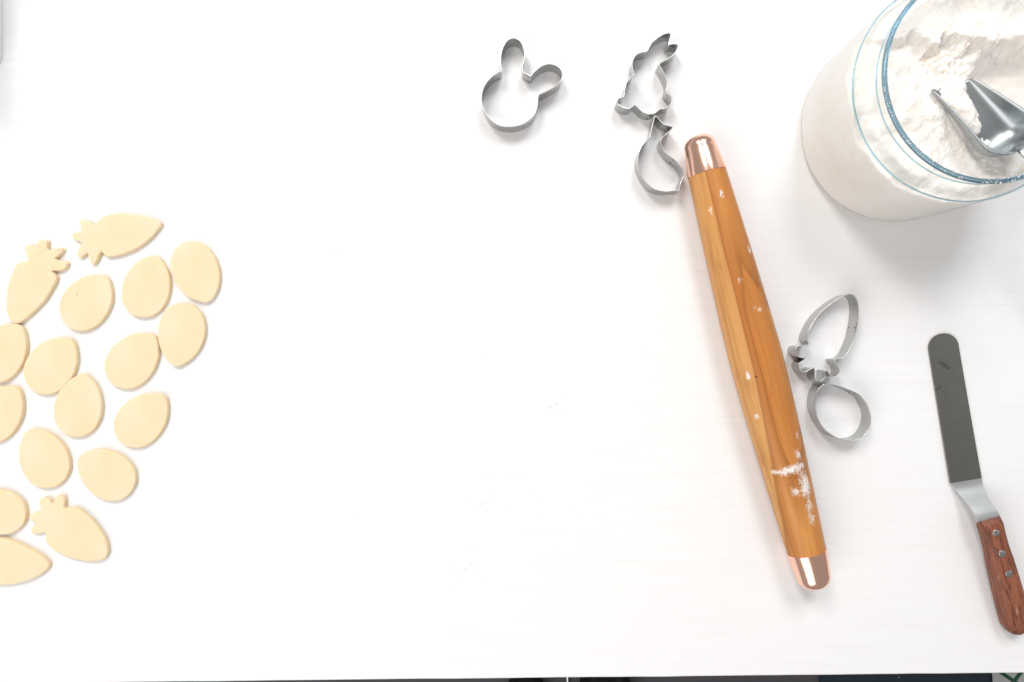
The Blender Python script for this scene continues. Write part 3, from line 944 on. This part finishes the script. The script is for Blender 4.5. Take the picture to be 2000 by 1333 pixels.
def shoe(px, py, width, label):
    """toe apex at photo pixel (px, py) on the floor, pointing at the table"""
    f = S * (1 - (FLOOR_Z + 0.05) / H)
    tx, ty = (px - 1000) * f, -(py - 666.5) * f
    root = empty('shoe', (tx, ty, FLOOR_Z))
    tag(root, label, 'shoe', 'black shoes on the floor')

    def outline(k, grow=0.0):
        L = 0.285; pts = []
        for i in range(48):
            a = 2 * math.pi * i / 48
            y = -L / 2 + (L / 2 + grow) * math.sin(a)
            s = (math.sin(a) + 1) / 2
            wd = width / 2 * (0.72 + 0.28 * smooth(0.2, 0.8, s))
            pts.append((math.copysign(abs(math.cos(a)) ** 0.75, math.cos(a)) * (wd + grow) * k, y))
        return pts
    rs = [[(x, y, z) for (x, y) in outline(1, g)] for (z, g) in ((0, 0.0), (0.002, 0.002), (0.016, 0.002), (0.018, 0.0))]
    link('sole', mesh('sole', *rings(rs, cap0=True, cap1=True)), M['sole'], root)
    rs = []
    for i in range(10):
        t = i / 9
        rg = []
        for (x, y) in outline(1):
            back = smooth(-0.02, -0.16, y) if False else max(0.0, min(1.0, (-y - 0.05) / 0.13))
            hgt = 0.040 + 0.055 * back
            k = math.cos(t * math.pi / 2 * 0.88) ** 0.6
            cy__ = -0.16
            rg.append((x * (0.30 + 0.70 * k), cy__ + (y - cy__) * (0.35 + 0.65 * k), 0.017 + hgt * math.sin(t * math.pi / 2)))
        rs.append(rg)
    link('upper', mesh('upper', *rings(rs, cap1=True)), M['shoe'], root)
    return root


shoe(1187, 1312, 0.128, 'black rounded shoe toe under the table edge, right of the pale leg')
shoe(1028, 1327, 0.098, 'black rounded shoe tip barely showing under the table edge, left of the pale leg')
M['alu'] = mat_steel('pale_aluminium', (0.75, 0.73, 0.72), 0.4)
leg = empty('tripod_leg', (0, 0, FLOOR_Z))
tag(leg, 'thin pale metal leg on the floor between the two black shoes', 'metal leg')
f = S * (1 - FLOOR_Z / H)
lx, ly = 108 * f, -(1333 - 666.5) * f
rs = []
for (yy, zz) in ((ly + 0.09, 0.006), (ly + 0.04, 0.007), (ly, 0.008), (ly - 0.12, 0.03), (ly - 0.40, 0.10)):
    rs.append([(lx + 0.0034 * math.cos(2 * math.pi * k_ / 14), yy, zz + 0.0034 * math.sin(2 * math.pi * k_ / 14)) for k_ in range(14)])
link('tube', mesh('tube', *rings(rs, cap0=True, cap1=True)), M['alu'], leg)
rs = []
for (yy, rr_) in ((ly + 0.086, 0.0052), (ly + 0.090, 0.0058), (ly + 0.106, 0.0058), (ly + 0.110, 0.0045)):
    rs.append([(lx + rr_ * math.cos(2 * math.pi * k_ / 14), yy, 0.006 + rr_ * math.sin(2 * math.pi * k_ / 14)) for k_ in range(14)])
link('rubber_foot', mesh('rubber_foot', *rings(rs, cap0=True, cap1=True)), M['sole'], leg)

M['mat'] = mat_plain('navy_felt', (0.030, 0.042, 0.055), 0.95, 0.1, 30, 0.25, 0.5)
mx0, mx1 = 600 * f, 1250 * f
my1 = -(1230 - 666.5) * f
rs = [[(x * s_ + (mx0 + mx1) / 2, y * s_ + my1 - 0.25, FLOOR_Z + z) for (x, y) in rrect(mx1 - mx0, 0.5, 0.03)] for (s_, z) in ((1, 0.0005), (1.003, 0.004), (0.995, 0.008))]
tag(link('floor_mat', mesh('floor_mat', *rings(rs, cap0=True, cap1=True)), M['mat']), 'dark navy mat on the floor beyond the near table edge, lower right', 'mat')

# printed cloth lying on the mat
cw = FLOOR_Z + 0.012
fc = S * (1 - cw / H)
cX, cY = 981 * fc, -(1331 - 666.5) * fc
M['cloth'] = mat_cloth_print(cX, cY)
NXc, NYc = 40, 40
vs = []; fs = []
x0c, y0c = 929 * fc, -(1270 - 666.5) * fc
for side_ in (0, 1):
    for i in range(NXc + 1):
        for j in range(NYc + 1):
            x = x0c + 0.34 * i / NXc; y = y0c - 0.36 * j / NYc
            z = cw + 0.003 * mnoise.noise((x * 14, y * 14, 2)) + (0.0014 if side_ else 0)
            x += 0.010 * math.sin(y * 26 + 1.2) * (1 - i / NXc)
            vs.append((x, y, z))
nn_ = (NXc + 1) * (NYc + 1)
for side_ in (0, 1):
    for i in range(NXc):
        for j in range(NYc):
            a0 = side_ * nn_ + i * (NYc + 1) + j
            fs.append((a0, a0 + 1, a0 + NYc + 2, a0 + NYc + 1))
bd = [i * (NYc + 1) for i in range(NXc + 1)] + [NXc * (NYc + 1) + j for j in range(1, NYc + 1)] + [i * (NYc + 1) + NYc for i in range(NXc - 1, -1, -1)] + [j for j in range(NYc - 1, 0, -1)]
for q_ in range(len(bd)):
    a0, b0 = bd[q_], bd[(q_ + 1) % len(bd)]
    fs.append((a0, b0, b0 + nn_, a0 + nn_))
tag(link('printed_cloth', mesh('printed_cloth', vs, fs), M['cloth']), 'pale grey cloth with green crossing lines in the lower right corner', 'cloth')

# ------------------------------------------------------------------ flour dusted on the table
M['dust'] = mat_flour('dusted_flour', (0.88, 0.87, 0.86))
vs, fs = [], []
rng = random.Random(21)


def speck(x, y, r, hgt):
    b0 = len(vs); n = 6; a0 = rng.random() * 6
    ex = rng.uniform(.6, 1.5)
    for k_ in range(n):
        a = a0 + 2 * math.pi * k_ / n; rr_ = r * rng.uniform(.7, 1.25)
        vs.append((x + rr_ * math.cos(a) * ex, y + rr_ * math.sin(a), 0.00002))
    vs.append((x, y, hgt))
    for k_ in range(n): fs.append((b0 + k_, b0 + (k_ + 1) % n, b0 + n))


for (px, py, sx, sy, n_) in ((675, 490, 30, 22, 60), (940, 435, 30, 10, 40), (900, 700, 120, 60, 140), (1080, 792, 18, 12, 30), (950, 970, 40, 20, 60), (550, 980, 60, 60, 80),
                             (500, 1090, 50, 25, 50), (900, 1120, 20, 18, 30), (1700, 480, 120, 60, 26), (1640, 1010, 50, 40, 24), (380, 830, 30, 50, 30), (1290, 560, 30, 70, 24),
                             (1500, 1050, 20, 30, 16), (700, 600, 250, 250, 120), (1200, 900, 200, 250, 90), (1850, 1150, 60, 120, 20)):
    for _ in range(n_):
        w = at(rng.gauss(px, sx), rng.gauss(py, sy))
        r_ = rng.choice((0.0003, 0.0004, 0.0005, 0.0008)); speck(w.x, w.y, r_, r_ * 0.2)
# short scraped ridges
for (px, py, dx, dy, n_) in ((655, 495, 20, -18, 26), (1070, 797, 24, -12, 26), (935, 990, 28, -24, 26), (985, 928, 40, 6, 24), (1378, 528, -26, -4, 18), (690, 1010, 8, 3, 8), (905, 1115, 18, -18, 14), (1700, 482, 10, 6, 10)):
    for k_ in range(n_):
        t = k_ / n_
        w = at(px + dx * t + rng.gauss(0, 1.0), py + dy * t + 3 * math.sin(t * 3) + rng.gauss(0, 1.0)); speck(w.x, w.y, 0.0006, 0.00014)
tag(link('flour_dusting', mesh('flour_dusting', vs, fs), M['dust'], smooth=False), 'faint specks of flour scattered over the white table', 'flour', kind='stuff')
